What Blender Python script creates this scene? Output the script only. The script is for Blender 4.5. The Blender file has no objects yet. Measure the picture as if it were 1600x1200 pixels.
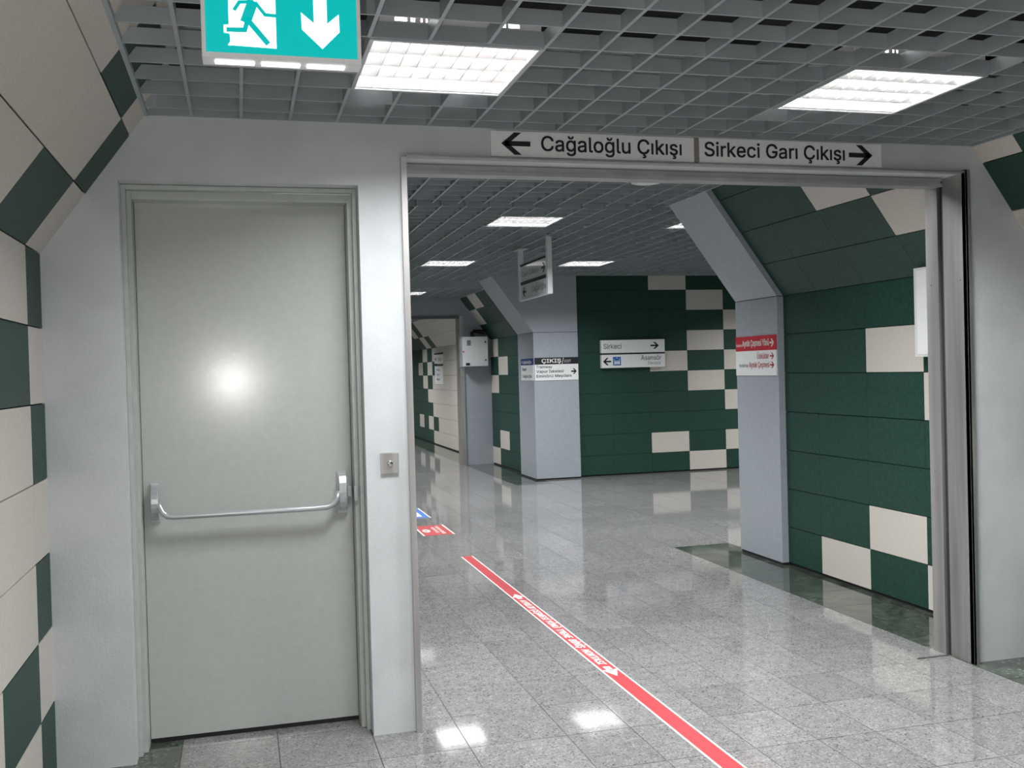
import bpy, bmesh, math, random
from mathutils import Vector, Matrix
random.seed(7)
S = bpy.context.scene
COL = S.collection

# ------------------------------------------------------------------ camera
F_PX = 1567.0
cam_d = bpy.data.cameras.new('camera'); cam = bpy.data.objects.new('camera', cam_d); COL.objects.link(cam)
cam_d.sensor_width = 36.0; cam_d.lens = F_PX / 1600 * 36.0; cam_d.clip_start = 0.02; cam_d.clip_end = 200
yaw, pitch, roll = 0.26399, -0.014486, -0.027068
Fv = Vector((math.sin(yaw) * math.cos(pitch), math.cos(yaw) * math.cos(pitch), math.sin(pitch)))
R0 = Vector((math.cos(yaw), -math.sin(yaw), 0)); U0 = R0.cross(Fv)
Rv = R0 * math.cos(roll) + U0 * math.sin(roll); Uv = -R0 * math.sin(roll) + U0 * math.cos(roll)
M = Matrix((Rv, Uv, -Fv)).transposed().to_4x4(); M.translation = Vector((0, 0, 1.5855))
cam.matrix_world = M
S.camera = cam

# ------------------------------------------------------------------ world, exposure
w = bpy.data.worlds.new('world'); S.world = w; w.use_nodes = True
w.node_tree.nodes['Background'].inputs[0].default_value = (0.5, 0.55, 0.6, 1)
w.node_tree.nodes['Background'].inputs[1].default_value = 0.02
S.view_settings.view_transform = 'Standard'; S.view_settings.look = 'None'
S.view_settings.gamma = 1.0; S.view_settings.use_curve_mapping = False
S.view_settings.exposure = 0.12
S.cycles.use_denoising = True
S.cycles.max_bounces = 8; S.cycles.diffuse_bounces = 5; S.cycles.glossy_bounces = 4
S.cycles.sample_clamp_indirect = 6.0
TUBE = 38.0      # strength of the fluorescent tubes
MOUTH = 22.5     # watts leaving each louvre
FLASH = 66.0     # the phone's own flash

# the phone's flash, a little beside its lens: the round glint on the door is its reflection
fl = bpy.data.lights.new('phone_flash', 'POINT'); fl.energy = FLASH; fl.shadow_soft_size = 0.006; fl.color = (1, 0.98, 0.95)
flo = bpy.data.objects.new('phone_flash', fl); COL.objects.link(flo); flo.location = (-0.07, 0.0, 1.555)

# ------------------------------------------------------------------ materials
def lin(c):
    return tuple((x / 12.92 if x <= 0.04045 else ((x + 0.055) / 1.055) ** 2.4) for x in c)
def rgb(r, g, b): return lin((r / 255, g / 255, b / 255))

def mat(name, col, rough=0.5, metal=0.0, spec=0.5, noise=0.0, nscale=40.0, bump=0.0, bscale=200.0, coat=0.0, coatr=0.1,
        aniso_z=False, emit=None, estr=0.0, rvar=0.0):
    m = bpy.data.materials.new(name); m.use_nodes = True
    nt = m.node_tree; N = nt.nodes; L = nt.links; b = N['Principled BSDF']
    b.inputs['Base Color'].default_value = (*col, 1); b.inputs['Roughness'].default_value = rough
    b.inputs['Metallic'].default_value = metal; b.inputs['Specular IOR Level'].default_value = spec
    b.inputs['Coat Weight'].default_value = coat; b.inputs['Coat Roughness'].default_value = coatr
    g = N.new('ShaderNodeNewGeometry')
    mp = N.new('ShaderNodeMapping'); L.new(g.outputs['Position'], mp.inputs['Vector'])
    if aniso_z: mp.inputs['Scale'].default_value = (1, 1, 0.06)
    n = N.new('ShaderNodeTexNoise'); n.inputs['Scale'].default_value = nscale; n.inputs['Detail'].default_value = 5
    L.new(mp.outputs['Vector'], n.inputs['Vector'])
    if noise > 0:
        r = N.new('ShaderNodeMapRange'); r.inputs['From Min'].default_value = 0.3; r.inputs['From Max'].default_value = 0.7
        r.inputs['To Min'].default_value = 1 - noise; r.inputs['To Max'].default_value = 1 + noise
        L.new(n.outputs['Fac'], r.inputs['Value'])
        mx = N.new('ShaderNodeMix'); mx.data_type = 'RGBA'; mx.blend_type = 'MULTIPLY'; mx.inputs['Factor'].default_value = 1
        mx.inputs['A'].default_value = (*col, 1); L.new(r.outputs['Result'], mx.inputs['B'])
        L.new(mx.outputs['Result'], b.inputs['Base Color'])
    if rvar > 0:
        n2 = N.new('ShaderNodeTexNoise'); n2.inputs['Scale'].default_value = nscale * 0.3; L.new(mp.outputs['Vector'], n2.inputs['Vector'])
        r2 = N.new('ShaderNodeMapRange'); r2.inputs['From Min'].default_value = 0.3; r2.inputs['From Max'].default_value = 0.7
        r2.inputs['To Min'].default_value = rough - rvar; r2.inputs['To Max'].default_value = rough + rvar
        L.new(n2.outputs['Fac'], r2.inputs['Value']); L.new(r2.outputs['Result'], b.inputs['Roughness'])
    if bump > 0:
        nb = N.new('ShaderNodeTexNoise'); nb.inputs['Scale'].default_value = bscale; nb.inputs['Detail'].default_value = 3
        L.new(mp.outputs['Vector'], nb.inputs['Vector'])
        bp = N.new('ShaderNodeBump'); bp.inputs['Strength'].default_value = bump; bp.inputs['Distance'].default_value = 0.002
        L.new(nb.outputs['Fac'], bp.inputs['Height']); L.new(bp.outputs['Normal'], b.inputs['Normal'])
    if emit:
        b.inputs['Emission Color'].default_value = (*emit, 1); b.inputs['Emission Strength'].default_value = estr
    return m

def granite(name, base, dark, light, rough, dens=150.0, vein=False):
    m = bpy.data.materials.new(name); m.use_nodes = True
    nt = m.node_tree; N = nt.nodes; L = nt.links; b = N['Principled BSDF']
    g = N.new('ShaderNodeNewGeometry')
    at = N.new('ShaderNodeAttribute'); at.attribute_name = 'shade'; at.attribute_type = 'GEOMETRY'
    v = N.new('ShaderNodeTexVoronoi'); v.inputs['Scale'].default_value = dens; L.new(g.outputs['Position'], v.inputs['Vector'])
    sep = N.new('ShaderNodeSeparateColor'); L.new(v.outputs['Color'], sep.inputs['Color'])
    cr = N.new('ShaderNodeValToRGB'); e = cr.color_ramp.elements
    e[0].position = 0.0; e[0].color = (*dark, 1); e[1].position = 0.16; e[1].color = (*base, 1)
    x = cr.color_ramp.elements.new(0.7); x.color = (*base, 1)
    x = cr.color_ramp.elements.new(0.95); x.color = (*light, 1)
    L.new(sep.outputs[0], cr.inputs['Fac'])
    n = N.new('ShaderNodeTexNoise'); n.inputs['Scale'].default_value = 2.2 if vein else 16; n.inputs['Detail'].default_value = 8
    n.inputs['Distortion'].default_value = 2.5 if vein else 0.3
    L.new(g.outputs['Position'], n.inputs['Vector'])
    r = N.new('ShaderNodeMapRange'); r.inputs['From Min'].default_value = 0.3; r.inputs['From Max'].default_value = 0.7
    k = 0.5 if vein else 0.12
    r.inputs['To Min'].default_value = 1 - k; r.inputs['To Max'].default_value = 1 + k; L.new(n.outputs['Fac'], r.inputs['Value'])
    mu = N.new('ShaderNodeMath'); mu.operation = 'MULTIPLY'; L.new(r.outputs['Result'], mu.inputs[0]); L.new(at.outputs['Fac'], mu.inputs[1])
    mx = N.new('ShaderNodeMix'); mx.data_type = 'RGBA'; mx.blend_type = 'MULTIPLY'; mx.inputs['Factor'].default_value = 1
    L.new(cr.outputs['Color'], mx.inputs['A']); L.new(mu.outputs[0], mx.inputs['B'])
    L.new(mx.outputs['Result'], b.inputs['Base Color'])
    b.inputs['Roughness'].default_value = rough
    b.inputs['Specular IOR Level'].default_value = 0.8
    return m

Mt = {}
Mt['green'] = mat('green_panel', (0.015, 0.052, 0.038), 0.48, spec=0.35, noise=0.3, nscale=60, bump=0.12, bscale=160)
Mt['beige'] = mat('beige_panel', (0.60, 0.56, 0.51), 0.45, noise=0.06, nscale=90, bump=0.08, bscale=160)
Mt['gap'] = mat('panel_gap', (0.012, 0.012, 0.012), 0.9, noise=0.2)
Mt['plaster'] = mat('painted_plaster', (0.60, 0.625, 0.64), 0.5, noise=0.05, nscale=6, bump=0.35, bscale=90)
Mt['clad'] = mat('grey_cladding', (0.36, 0.39, 0.43), 0.4, noise=0.05, nscale=25, bump=0.05)
Mt['door'] = mat('door_paint', (0.465, 0.49, 0.465), 0.185, noise=0.03, nscale=30, bump=0.05, bscale=60, spec=0.5)
Mt['frame'] = mat('door_frame_paint', (0.46, 0.49, 0.46), 0.4, noise=0.06, nscale=20, bump=0.2, bscale=60)
Mt['steel'] = mat('brushed_steel', (0.52, 0.51, 0.50), 0.46, metal=0.9, noise=0.25, nscale=14, aniso_z=True, rvar=0.08)
Mt['steel_d'] = mat('dark_steel', (0.16, 0.165, 0.17), 0.4, metal=0.8, noise=0.1)
Mt['galv'] = mat('galvanised_sheet', (0.40, 0.41, 0.41), 0.45, metal=0.5, noise=0.12, nscale=8)
Mt['chrome'] = mat('chrome', (0.75, 0.75, 0.75), 0.12, metal=1, noise=0.02)
Mt['alu'] = mat('silver_paint', (0.50, 0.52, 0.54), 0.28, metal=0.45, noise=0.02)
Mt['grid'] = mat('ceiling_grid_metal', (0.36, 0.40, 0.42), 0.38, metal=0.2, noise=0.08, nscale=5)
Mt['void'] = mat('ceiling_void', (0.02, 0.021, 0.023), 0.9, noise=0.4, nscale=3)
Mt['white'] = mat('white_plastic', (0.72, 0.73, 0.74), 0.35, noise=0.02)
Mt['signw'] = mat('sign_white', (0.86, 0.87, 0.87), 0.4, noise=0.02)
Mt['signg'] = mat('glossy_sign_white', (0.78, 0.80, 0.80), 0.03, spec=0.8, noise=0.02)
Mt['black'] = mat('sign_black', (0.012, 0.013, 0.018), 0.5, noise=0.1)
Mt['greytx'] = mat('sign_grey', (0.22, 0.23, 0.24), 0.5, noise=0.1)
Mt['red'] = mat('sign_red', (0.50, 0.022, 0.04), 0.4, noise=0.05)
Mt['redtx'] = mat('sign_red_letter', (0.42, 0.03, 0.05), 0.5, noise=0.05)
Mt['navy'] = mat('sign_navy', (0.02, 0.05, 0.22), 0.4, noise=0.05)
Mt['blue'] = mat('sign_blue', (0.03, 0.12, 0.42), 0.4, noise=0.05)
Mt['tape'] = mat('tape_red', (0.41, 0.03, 0.038), 0.38, noise=0.05, nscale=12)
Mt['tapew'] = mat('tape_white', (0.85, 0.82, 0.78), 0.4, noise=0.04)
Mt['brown'] = mat('brown_strip', (0.24, 0.21, 0.18), 0.5, noise=0.1)
Mt['fixture'] = mat('lamp_enamel', (0.80, 0.80, 0.80), 0.4, noise=0.02)
Mt['louvre'] = mat('louvre_aluminium', (0.88, 0.88, 0.88), 0.25, metal=0.5, noise=0.02)
Mt['tube'] = mat('fluorescent_tube', (0.9, 0.9, 0.9), 0.5, emit=(1.0, 0.98, 0.97), estr=TUBE)
Mt['teal'] = mat('exit_teal', (0.0, 0.12, 0.12), 0.3, emit=(0.0, 0.42, 0.40), estr=0.95)
Mt['exitw'] = mat('exit_white', (0.6, 0.6, 0.6), 0.3, emit=(0.85, 1.0, 1.0), estr=1.6)
Mt['strip'] = mat('exit_strip', (0.8, 0.8, 0.8), 0.3, emit=(0.95, 1.0, 0.97), estr=2.5)
Mt['rubber'] = mat('black_rubber', (0.02, 0.02, 0.02), 0.7, noise=0.1)
Mt['granite'] = granite('light_granite', (0.205, 0.203, 0.20), (0.085, 0.083, 0.083), (0.31, 0.30, 0.295), 0.06)
Mt['dgranite'] = granite('dark_green_granite', (0.055, 0.070, 0.055), (0.02, 0.03, 0.024), (0.11, 0.12, 0.10), 0.06, dens=70, vein=True)
Mt['grout'] = mat('floor_joint', (0.06, 0.058, 0.055), 0.7, noise=0.15)

# ------------------------------------------------------------------ mesh helpers
class MB:
    def __init__(s): s.v = []; s.f = []; s.m = []; s.sh = []
    def face(s, pts, mi=0, sh=1.0):
        i = len(s.v); s.v += [tuple(p) for p in pts]; s.f.append(tuple(range(i, i + len(pts)))); s.m.append(mi); s.sh.append(sh)
    def hexa(s, p, mi=0, sh=1.0):      # 8 points: bottom ring 0-3, top ring 4-7 (both counter-clockwise from above)
        i = len(s.v); s.v += [tuple(q) for q in p]
        for q in ((3, 2, 1, 0), (4, 5, 6, 7), (0, 1, 5, 4), (1, 2, 6, 5), (2, 3, 7, 6), (3, 0, 4, 7)):
            s.f.append(tuple(i + k for k in q)); s.m.append(mi); s.sh.append(sh)
        return s
    def box(s, x0, x1, y0, y1, z0, z1, mi=0, sh=1.0):
        return s.hexa([(x0, y0, z0), (x1, y0, z0), (x1, y1, z0), (x0, y1, z0), (x0, y0, z1), (x1, y0, z1), (x1, y1, z1), (x0, y1, z1)], mi, sh)
    def prism(s, pts, ext, mi=0):      # polygon extruded by a vector
        n = len(pts); i = len(s.v); e = Vector(ext)
        s.v += [tuple(p) for p in pts] + [tuple(Vector(p) + e) for p in pts]
        s.f.append(tuple(range(i, i + n))); s.f.append(tuple(range(i + 2 * n - 1, i + n - 1, -1)))
        for k in range(n): s.f.append((i + k, i + n + k, i + n + (k + 1) % n, i + (k + 1) % n))
        s.m += [mi] * (n + 2); s.sh += [1.0] * (n + 2)
        return s
    def tube(s, path, r, seg=10, mi=0, cap=True):
        path = [Vector(p) for p in path]; rings = []; up = None
        for k, p in enumerate(path):
            d = (path[min(k + 1, len(path) - 1)] - path[max(k - 1, 0)]).normalized()
            if up is None:
                up = Vector((0, 0, 1)) if abs(d.z) < 0.9 else Vector((1, 0, 0))
            a = d.cross(up).normalized(); b = a.cross(d).normalized(); up = b
            rr = r[k] if isinstance(r, (list, tuple)) else r
            i = len(s.v)
            s.v += [tuple(p + (a * math.cos(t) + b * math.sin(t)) * rr) for t in [2 * math.pi * q / seg for q in range(seg)]]
            rings.append(i)
        for k in range(len(rings) - 1):
            for q in range(seg):
                s.f.append((rings[k] + q, rings[k] + (q + 1) % seg, rings[k + 1] + (q + 1) % seg, rings[k + 1] + q)); s.m.append(mi); s.sh.append(1.0)
        if cap:
            s.f.append(tuple(rings[0] + q for q in reversed(range(seg)))); s.f.append(tuple(rings[-1] + q for q in range(seg))); s.m += [mi] * 2; s.sh += [1.0] * 2
        return s
    def build(s, name, mats, parent=None, bevel=0.0, smooth=False, org=None):
        me = bpy.data.meshes.new(name)
        org = Vector(org) if org is not None else Vector((0, 0, 0))
        me.from_pydata([tuple(Vector(p) - org) for p in s.v], [], s.f)
        if not isinstance(mats, (list, tuple)): mats = [mats]
        for m in mats: me.materials.append(m)
        me.polygons.foreach_set('material_index', s.m)
        bm = bmesh.new(); bm.from_mesh(me); bmesh.ops.recalc_face_normals(bm, faces=bm.faces[:])
        if bevel > 0:
            bmesh.ops.bevel(bm, geom=bm.edges[:], offset=bevel, segments=2, profile=0.7, affect='EDGES')
        bm.to_mesh(me); bm.free()
        if len(me.polygons) == len(s.sh):
            a = me.attributes.new('shade', 'FLOAT', 'FACE'); a.data.foreach_set('value', s.sh)
        if smooth: me.polygons.foreach_set('use_smooth', [True] * len(me.polygons))
        o = bpy.data.objects.new(name, me); COL.objects.link(o)
        if parent is not None: o.parent = parent; o.location = org
        else: o.location = org
        return o

def tag(o, label=None, cat=None, group=None, kind=None):
    if label: o['label'] = label
    if cat: o['category'] = cat
    if group: o['group'] = group
    if kind: o['kind'] = kind
    return o
def struct(o, label=None): o['kind'] = 'structure'; (label and o.__setitem__('label', label)); return o
def thing(name, label, cat, loc=(0, 0, 0), group=None):
    o = bpy.data.objects.new(name, None); COL.objects.link(o); o.location = loc; o.empty_display_size = 0.1
    return tag(o, label, cat, group)
def bld(mb, name, m, root, **k):        # build a part in world coordinates under a root placed at root.location
    off = Vector(root.location)
    o = mb.build(name, m, None, org=off, **k); o.parent = root; o.location = (0, 0, 0); return o
def sub(mb, name, m, part, **k):        # a sub-part in world coordinates under a part whose own frame is the root's
    root = part.parent
    off = Vector(root.location) if root else Vector(part.location)
    o = mb.build(name, m, None, org=off, **k); o.parent = part; o.location = (0, 0, 0); return o

FONT = None
try:      # Blender's own bundled sans-serif; the built-in face is used if it is absent
    import os
    FONT = bpy.data.fonts.load(os.path.join(bpy.utils.resource_path('LOCAL'), 'datafiles', 'fonts', 'Inter.woff2'))
except Exception: FONT = None
_dg = bpy.context.evaluated_depsgraph_get
def text_mesh(body, bold=0.0, shear=0.0):
    """outlines of the text, each outer contour filled with its own holes, optionally emboldened"""
    cu = bpy.data.curves.new('txt', 'FONT'); cu.body = body; cu.size = 1.0; cu.shear = shear
    if FONT: cu.font = FONT
    ob = bpy.data.objects.new('txt', cu); COL.objects.link(ob)
    bpy.context.view_layer.update()
    c2 = ob.to_curve(_dg()); loops = []
    for sp in c2.splines:
        bp = sp.bezier_points; nb = len(bp); P = []
        for k in range(nb):
            a, b2 = bp[k], bp[(k + 1) % nb]
            p0, p1, p2, p3 = a.co, a.handle_right, b2.handle_left, b2.co
            straight = abs((p3 - p0).cross(p1 - p0).length) < 1e-5 and abs((p3 - p0).cross(p2 - p0).length) < 1e-5
            for q in range(1 if straight else 4):
                t = q / 4; u = 1 - t
                c = p0 * u ** 3 + p1 * 3 * u * u * t + p2 * 3 * u * t * t + p3 * t ** 3
                if not P or (Vector((c.x, c.y)) - P[-1]).length > 1e-5: P.append(Vector((c.x, c.y)))
        if len(P) > 2 and (P[0] - P[-1]).length < 1e-5: P.pop()
        if len(P) > 2: loops.append(P)
    ob.to_curve_clear(); bpy.data.objects.remove(ob); bpy.data.curves.remove(cu)
    area = lambda P: sum(P[k].x * P[(k + 1) % len(P)].y - P[(k + 1) % len(P)].x * P[k].y for k in range(len(P))) / 2
    ars = [area(P) for P in loops]; big = max(ars, key=abs); sg = 1 if big > 0 else -1
    def inside(p, P):
        r = False
        for k in range(len(P)):
            a, b2 = P[k], P[(k + 1) % len(P)]
            if (a.y > p.y) != (b2.y > p.y) and p.x < (b2.x - a.x) * (p.y - a.y) / (b2.y - a.y) + a.x: r = not r
        return r
    # every outer contour with its holes goes into its own band, so overlapping strokes fill cleanly
    c3 = bpy.data.curves.new('txt', 'CURVE'); c3.dimensions = '2D'; c3.fill_mode = 'BOTH'; k = 0
    for P, a in zip(loops, ars):
        if a * sg < 0: continue
        for Q in [P] + [Q for Q, b2 in zip(loops, ars) if b2 * sg < 0 and inside(Q[0], P)]:
            sp = c3.splines.new('POLY'); sp.points.add(len(Q) - 1); sp.use_cyclic_u = True
            for pt, p in zip(sp.points, Q): pt.co = (p.x, p.y + 10 * k, 0, 1)
        k += 1
    ob = bpy.data.objects.new('txt', c3); COL.objects.link(ob); bpy.context.view_layer.update()
    me = bpy.data.meshes.new_from_object(ob.evaluated_get(_dg()))
    V = [Vector((v.co.x, v.co.y - 10 * round(v.co.y / 10), 0.00005 * (round(v.co.y / 10) % 3))) for v in me.vertices]; Fc = [tuple(p.vertices) for p in me.polygons]
    bpy.data.objects.remove(ob); bpy.data.curves.remove(c3); bpy.data.meshes.remove(me)
    if bold >= 0.01:      # heavier weight: the same face laid again a little to each side
        V0, F0 = V, Fc; V = []; Fc = []
        for q, (dx, dy) in enumerate(((-1, -1), (1, -1), (1, 1), (-1, 1))):
            b2 = len(V); V += [v + Vector((dx * bold * 0.8, dy * bold * 0.8, 0.0002 * q)) for v in V0]; Fc += [tuple(b2 + i2 for i2 in f) for f in F0]
    return V, Fc
def text(body, org, e1, e2, width, cap, m, parent, bold=0.0, shear=0.0, lift=0.0012, name='lettering', words=False):
    """org = baseline start, e1 reading direction, e2 up; width overall, cap = height of a capital"""
    vs, fs = text_mesh(body, bold, shear)
    x0 = min(v.x for v in vs); x1 = max(v.x for v in vs)
    hv, _ = text_mesh('H'); ch = max(v.y for v in hv)
    e1 = Vector(e1); e2 = Vector(e2); n = e1.cross(e2)
    mb = MB(); sx = width / (x1 - x0); sy = cap / ch
    org = Vector(org)
    mb.v = [tuple(org + e1 * ((v.x - x0) * sx) + e2 * (v.y * sy) + n * (lift + v.z)) for v in vs]
    mb.f = fs; mb.m = [0] * len(fs); mb.sh = [1.0] * len(fs)
    if words:       # one object for each word
        iv = sorted((min(vs[i].x for i in f), max(vs[i].x for i in f)) for f in fs)
        edges = []; cur = iv[0][1]
        for a, c in iv[1:]:
            if a - cur > 0.155: edges.append((a + cur) / 2)
            cur = max(cur, c)
        edges = [-1e9] + edges + [1e9]
        res = None
        for q in range(len(edges) - 1):
            sel = [f for f in fs if edges[q] < vs[f[0]].x < edges[q + 1]]
            res = text_obj(mb.v, sel, name, m, parent, n)
        return res
    return text_obj(mb.v, fs, name, m, parent, n)
def text_obj(V, F, name, m, parent, n):
    used = sorted({i for f in F for i in f}); mp_ = {i: k for k, i in enumerate(used)}
    off = Vector(parent.location) if parent.parent is None else Vector(parent.parent.location)
    me = bpy.data.meshes.new(name)
    me.from_pydata([tuple(Vector(V[i]) - off) for i in used], [], [tuple(mp_[i] for i in f) for f in F]); me.materials.append(m)
    o = bpy.data.objects.new(name, me); COL.objects.link(o); o.parent = parent
    # keep every letter facing outwards
    bm = bmesh.new(); bm.from_mesh(me)
    for f in bm.faces:
        if f.normal.dot(n) < 0: f.normal_flip()
    ext = bmesh.ops.extrude_face_region(bm, geom=bm.faces[:])
    bmesh.ops.translate(bm, verts=[q for q in ext['geom'] if isinstance(q, bmesh.types.BMVert)], vec=n * 0.0008)
    bm.to_mesh(me); bm.free()
    return o
def shape(polys, org, e1, e2, m, parent, name, lift=0.0012, th=0.0008):
    org = Vector(org); e1 = Vector(e1); e2 = Vector(e2); n = e1.cross(e2)
    mb = MB()
    for P in polys: mb.prism([org + e1 * a + e2 * b + n * lift for a, b in P], n * th)
    return (bld if parent.parent is None else sub)(mb, name, m, parent)
def arrow(org, e1, e2, w, h, m, parent, left=False, name='arrow', t=0.30, **k):
    """solid arrow, org = middle of its tail end ... pointing along +e1 (or -e1)"""
    s = t * h / 2; hd = w * 0.62
    # shaft
    P1 = [(0, -s * 0.75), (w - s, -s * 0.75), (w - s, s * 0.75), (0, s * 0.75)]
    P2 = [(w, 0), (w - hd * 0.72, h / 2), (w - hd * 1.12, h / 2), (w - hd * 0.45, 0), (w - hd * 1.12, -h / 2), (w - hd * 0.72, -h / 2)]
    P2a = [(w, 0), (w - hd * 0.72, h / 2), (w - hd * 1.12, h / 2), (w - hd * 0.40, 0)]
    P2b = [(w - hd * 0.40, 0), (w - hd * 1.12, -h / 2), (w - hd * 0.72, -h / 2), (w, 0)]
    polys = [P1, P2a, P2b]
    if left: polys = [[(w - a, b) for a, b in P][::-1] for P in polys]
    return shape(polys, org, e1, e2, m, parent, name, **k)

# ------------------------------------------------------------------ panelled walls
XL, XR, XR3 = -0.763, 4.09, 4.06
D, DB = 4.381, 4.64             # front and back face of the wall with the door and the wide opening
SN, CS = 0.1763 / 0.3, 0.2427 / 0.3
def wall_point(X, sgn, y, t, off):
    """sgn +1: wall at X facing -x (right side); -1: wall facing +x (left side)"""
    if t <= 2.1: return Vector((X - sgn * off, y, t))
    q = t - 2.1; nx, nz = -sgn * CS, -SN
    return Vector((X - sgn * q * SN + nx * off, y, 2.1 + q * CS + nz * off))
def side_wall(name, X, sgn, y0, y1, ytop, bounds, beige, zc, label=None):
    """bounds: sorted column edges; beige: set of (column index, row index)"""
    mb = MB()
    tmax = 2.1 + (zc - 2.1) / CS + 0.28
    rows = [(0.3 * r, 0.3 * (r + 1)) for r in range(7)] + [(2.1 + 0.3 * r, 2.1 + 0.3 * (r + 1)) for r in range(5)]
    g = 0.0026; gc = 0.0008
    for ci in range(len(bounds) - 1):
        a, b = max(bounds[ci], y0), min(bounds[ci + 1], y1)
        if b - a < 0.01: continue
        for ri, (t0, t1) in enumerate(rows):
            if ri == 0: t0 = 0.022
            if t0 >= tmax: continue
            t1 = min(t1, tmax)
            T0 = t0 + g; T1 = t1 - g
            A = a + gc if a > y0 + 1e-4 else a; B = b - gc if b < y1 - 1e-4 else b
            kw = 1e-6
            P = lambda y, t, o: wall_point(X, sgn, y, (t if t1 <= 2.1 + kw or t > 2.1 else 2.1 + kw), o)
            mi = 2 if (ci, ri) in beige else 1
            mb.hexa([P(A, T0, -0.01), P(B, T0, -0.01), P(B, T0, 0), P(A, T0, 0), P(A, T1, -0.01), P(B, T1, -0.01), P(B, T1, 0), P(A, T1, 0)], mi)
    # dark backing behind the joints
    for t0, t1 in ((0, 2.1), (2.1 + 1e-6, tmax)):
        P = lambda y, t, o: wall_point(X, sgn, y, t, o)
        mb.hexa([P(y0, t0, -0.05), P(y1, t0, -0.05), P(y1, t0, -0.0105), P(y0, t0, -0.0105), P(y0, t1, -0.05), P(y1, t1, -0.05), P(y1, t1, -0.0105), P(y0, t1, -0.0105)], 0)
    return struct(mb.build(name, [Mt['gap'], Mt['green'], Mt['beige']]), label)

def cols(anchor, y0, y1, pitch=0.59):
    k0 = math.floor((y0 - anchor) / pitch); r = []
    k = k0
    while True:
        r.append(anchor + k * pitch)
        if r[-1] > y1: break
        k += 1
    return r
def colidx(bounds, y): return max(i for i, b in enumerate(bounds) if b <= y + 1e-6)

# near room, left wall (column edges at 4.10, 3.51 ...)
b = cols(4.10, -6.0, D)
n = colidx(b, 4.2); L1 = set()
for r in (9, 7, 5, 3, 1): L1.add((n, r))
for r in (0, 2, 3, 4, 6, 8): L1.add((n - 1, r))
L1.add((n - 1, 3)); L1.add((n, 3))
for c in range(0, n - 1):
    for r in range(11): L1.add((c, r))
L1 -= {(n, 0), (n, 2), (n, 4), (n, 6), (n, 8)}
L1 -= {(n - 1, 1), (n - 1, 5), (n - 1, 7), (n - 1, 9)}
L1 |= {(n - 1, 0), (n - 1, 2), (n - 1, 3), (n - 1, 4), (n - 1, 6), (n - 1, 8), (n - 1, 10)}
# row by row as seen along the door wall
L1.discard((n - 2, 0)) if False else None
for c, r in ((n - 6, 5), (n - 7, 4), (n - 9, 1), (n - 9, 7), (n - 10, 2), (n - 12, 6)): L1.discard((c, r))
side_wall('wall_left', XL, -1, -6.0, D, 0, b, L1, 2.67)
# near room, right wall
b = cols(4.105, -6.0, D)
n = colidx(b, 4.2); R1 = {(n, 9), (n, 7), (n, 5), (n, 2), (n - 1, 6), (n - 1, 3), (n - 2, 8), (n - 3, 1), (n - 5, 4), (n - 6, 7), (n - 8, 2)}
side_wall('wall_right', XR, 1, -6.0, D, 0, b, R1, 2.67)
# second room, right wall up to the side passage
b = cols(5.339, DB, 6.985)
cD = colidx(b, 5.0); cC, cB, cA = cD + 1, cD + 2, cD + 3
R2 = {(cB, 0), (cD, 0), (cC, 1), (cD, 4), (cC, 5), (cD, 8), (cC, 9)}
side_wall('wall_right', XR, 1, DB, 6.985, 0, b, R2, 2.9)
# right wall between the side passage and the far opening
b = cols(15.36, 14.45, 16.46)
c0 = colidx(b, 15.5); c1 = c0 + 1
side_wall('wall_right', XR, 1, 14.45, 16.46, 0, b, {(c1, 6), (c0, 5), (c1, 4), (c0, 1), (c1, 0), (c0, 9), (c1, 8)}, 2.8)
# third room, right wall
b = cols(21.68, 16.75, 28.0, 0.585)
k = colidx(b, 21.9)      # column 21.7 - 22.25
R3 = set()
for c in range(0, k):
    for r in range(11): R3.add((c, r))
R3 -= {(k - 1, 1), (k - 1, 7), (k - 1, 5)}
R3 |= {(k + 1, 6), (k + 2, 5), (k, 5), (k + 1, 4), (k, 3), (k + 2, 1), (k, 1), (k, 7), (k + 1, 8), (k + 1, 8)}
side_wall('wall_right', XR3, 1, 16.75, 28.0, 0, b, R3, 2.67)
# left walls beyond the near room
b = cols(4.9, DB, 14.5); side_wall('wall_left', XL, -1, DB, 14.5, 0, b, {(3, 4), (4, 5), (5, 4), (8, 1), (9, 2), (10, 6), (13, 7), (14, 3)}, 2.9)
b = cols(14.7, 14.5, 28.0); side_wall('wall_left', XL, -1, 14.5, 28.0, 0, b, {(3, 4), (4, 5), (5, 4), (8, 1), (9, 2), (10, 6), (13, 7), (14, 3)}, 2.67)

# back wall of the side passage, facing the camera (columns at 5.82, 6.42, 7.02 ...)
def front_panels(name, Y, sgn, xs0, xs1, anchor, beige, z1, pitch=0.6):
    mb = MB(); g = 0.002; gc = 0.0008; a = anchor
    while a > xs0: a -= pitch
    while a < xs1:
        x0, x1 = max(a, xs0), min(a + pitch, xs1)
        if x1 - x0 > 0.01:
            key = round((a - anchor) / pitch)
            for r in range(11):
                t0, t1 = 0.3 * r, min(0.3 * (r + 1), z1)
                if r == 0: t0 = 0.022
                if t1 - t0 < 0.02: continue
                ya, yb = (Y, Y + 0.01) if sgn < 0 else (Y - 0.01, Y)
                mb.box(x0 + gc, x1 - gc, ya, yb, t0 + g, t1 - g, 2 if (key, r) in beige else 1)
        a += pitch
    ya, yb = (Y + 0.0105, Y + 0.06) if sgn < 0 else (Y - 0.06, Y - 0.0105)
    mb.box(xs0, xs1, ya, yb, 0, z1, 0)
    return struct(mb.build(name, [Mt['gap'], Mt['green'], Mt['beige']]))
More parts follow.
